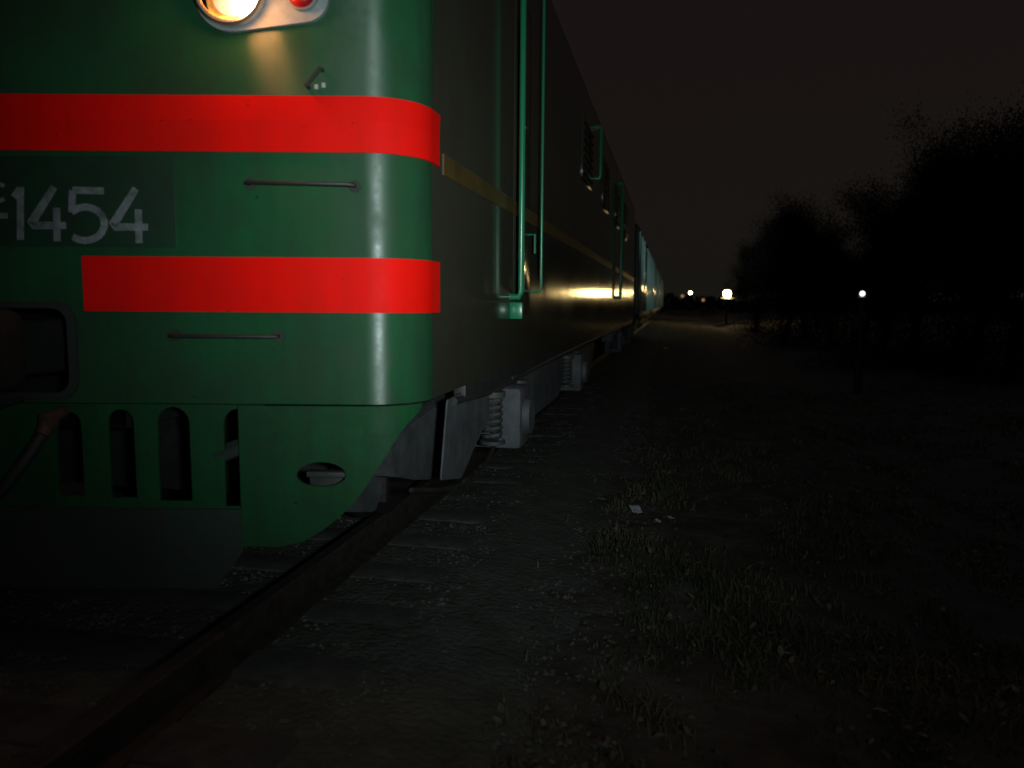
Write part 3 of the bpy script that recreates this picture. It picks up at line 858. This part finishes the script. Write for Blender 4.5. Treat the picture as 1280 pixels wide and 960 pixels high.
# ---------------------------------------------------------------- trees
m_bark = mat('tree_bark', (0.02, 0.017, 0.014), 0.9)
m_leaf = mat('dark_foliage', (0.018, 0.017, 0.017), 0.8, col2=(0.010, 0.010, 0.010), vscale=1.5, spec=0.1)
def tree(x, y, top, wid, label, seed, name='leafy_tree'):
    r = random.Random(seed); z0 = gz(x, y); H = top-z0
    t_ = empty(name, (x, y, z0), label, 'tree', 'trees beyond the track')
    b = B(); limbs = []
    def limb(p, d, L_, rad, lv):
        pts = [p]; rr = [rad]; q = p.copy(); dd = d.copy()
        for k in range(5):
            dd = (dd+Vector((r.uniform(-.2, .2), r.uniform(-.2, .2), r.uniform(-.05, .18)))).normalized()
            q = q+dd*L_/5; pts.append(q.copy()); rr.append(rad*(1-.15*(k+1)))
            if lv < 3 and k >= 1:
                for _ in range(2 if lv < 2 else 1):
                    sd = (dd*.5+Vector((r.uniform(-1, 1), r.uniform(-1, 1), r.uniform(0, .6)))).normalized()
                    limb(q.copy(), sd, L_*r.uniform(.42, .6), rr[-1]*.55, lv+1)
        tube(b, pts, rr, 6 if lv < 2 else 4)
        if lv >= 1: limbs.extend(pts[2:])
    limb(Vector((0, 0, -.2)), Vector((r.uniform(-.1, .1), r.uniform(-.1, .1), 1)), H*.72, H*.028, 0)
    # scale to size
    mz = max(v.co.z for v in b.verts); mw = max(abs(v.co.x) for v in b.verts)
    fz = H*.95/mz; fx = wid/mw
    for v in b.verts: v.co = Vector((v.co.x*fx, v.co.y*fx, v.co.z*fz))
    limbs = [Vector((p_.x*fx, p_.y*fx, p_.z*fz)) for p_ in limbs]
    link_obj('trunk', b, m_bark, t_)
    b = B()
    for p_ in limbs:
        if r.random() < .10: continue
        for _ in range(60):
            c = p_+Vector((r.gauss(0, .22), r.gauss(0, .22), r.gauss(0, .20)))*(H/6)
            if c.z < .05: continue
            q = Matrix.Rotation(r.uniform(0, 6.3), 3, 'Z')@Matrix.Rotation(r.uniform(0, 3), 3, 'X'); s_ = r.uniform(.018, .045)*(H/6)
            b.faces.new([b.verts.new(c+q@(Vector(v)*s_)) for v in ((0, 0, 0), (.5, .6, .1), (0, 1.5, 0), (-.5, .6, .1))])
    # suckers and undergrowth round the foot
    for _ in range(4200):
        a = r.uniform(0, 6.3); d = abs(r.gauss(0, wid*.40)); c = Vector((math.cos(a)*d, math.sin(a)*d, r.random()**1.3*H*.50*math.exp(-(d/wid)**2)))
        q = Matrix.Rotation(r.uniform(0, 6.3), 3, 'Z')@Matrix.Rotation(r.uniform(0, 3), 3, 'X'); s_ = r.uniform(.03, .07)*(H/6)
        b.faces.new([b.verts.new(c+q@(Vector(v)*s_)) for v in ((0, 0, 0), (.5, .6, .1), (0, 1.5, 0), (-.5, .6, .1))])
    link_obj('crown', b, m_leaf, t_, smooth=False)
TR_ = [(1082, 20, 222, 1.9, 'broad dark tree just right of the small white lamp'),
       (1245, 23, 128, 2.3, 'broad dark tree behind the tallest ones near the right edge'),
       (1015, 34, 250, 1.8, 'dark tree between the rounded end tree and the low tree'),
       (985, 30, 236, 1.9, 'rounded black tree at the left end of the trees, against the sky'),
       (1050, 27, 262, 1.9, 'low dark tree right of the rounded end tree'),
       (1112, 24, 240, 2.0, 'dark tree behind the small white lamp'),
       (1160, 21, 185, 2.0, 'taller dark tree on the rising side of the trees'),
       (1215, 18, 145, 2.0, 'second tallest dark tree, near the right edge'),
       (1290, 16, 110, 2.4, 'tallest dark tree, cut by the right edge of the picture'),
       (948, 44, 290, 1.7, 'small distant tree at the foot of the rounded tree'),
       (1030, 46, 285, 2.6, 'distant tree filling the gap behind the low dark tree')]
for i, (px, D, py, wd, lb) in enumerate(TR_):
    p = on_y(px, py, D); tree(p.x, p.y, p.z, wd, lb, 20+i)
# far low scrub along the horizon
rb_ = random.Random(5); b = B()
for i in range(9000):
    px = rb_.uniform(600, 1500); D = rb_.uniform(115, 150)
    hh = 2.2+1.6*noise.noise(Vector((px*.02, 0, 0)))+1.0*noise.noise(Vector((px*.09, 0, 4)))
    p = on_y(px, 378, D); c = Vector((p.x, p.y, -.2+rb_.random()**.8*max(.6, hh)))
    q = Matrix.Rotation(rb_.uniform(0, 6.3), 3, 'Z')@Matrix.Rotation(rb_.uniform(0, 3), 3, 'X'); s_ = rb_.uniform(.3, .7)
    b.faces.new([b.verts.new(c+q@(Vector(v)*s_)) for v in ((0, 0, 0), (.5, .6, .1), (0, 1.5, 0), (-.5, .6, .1))])
tag(link_obj('distant_scrub', b, m_leaf, smooth=False), 'low black scrub along the far horizon', 'scrub', kind='stuff')
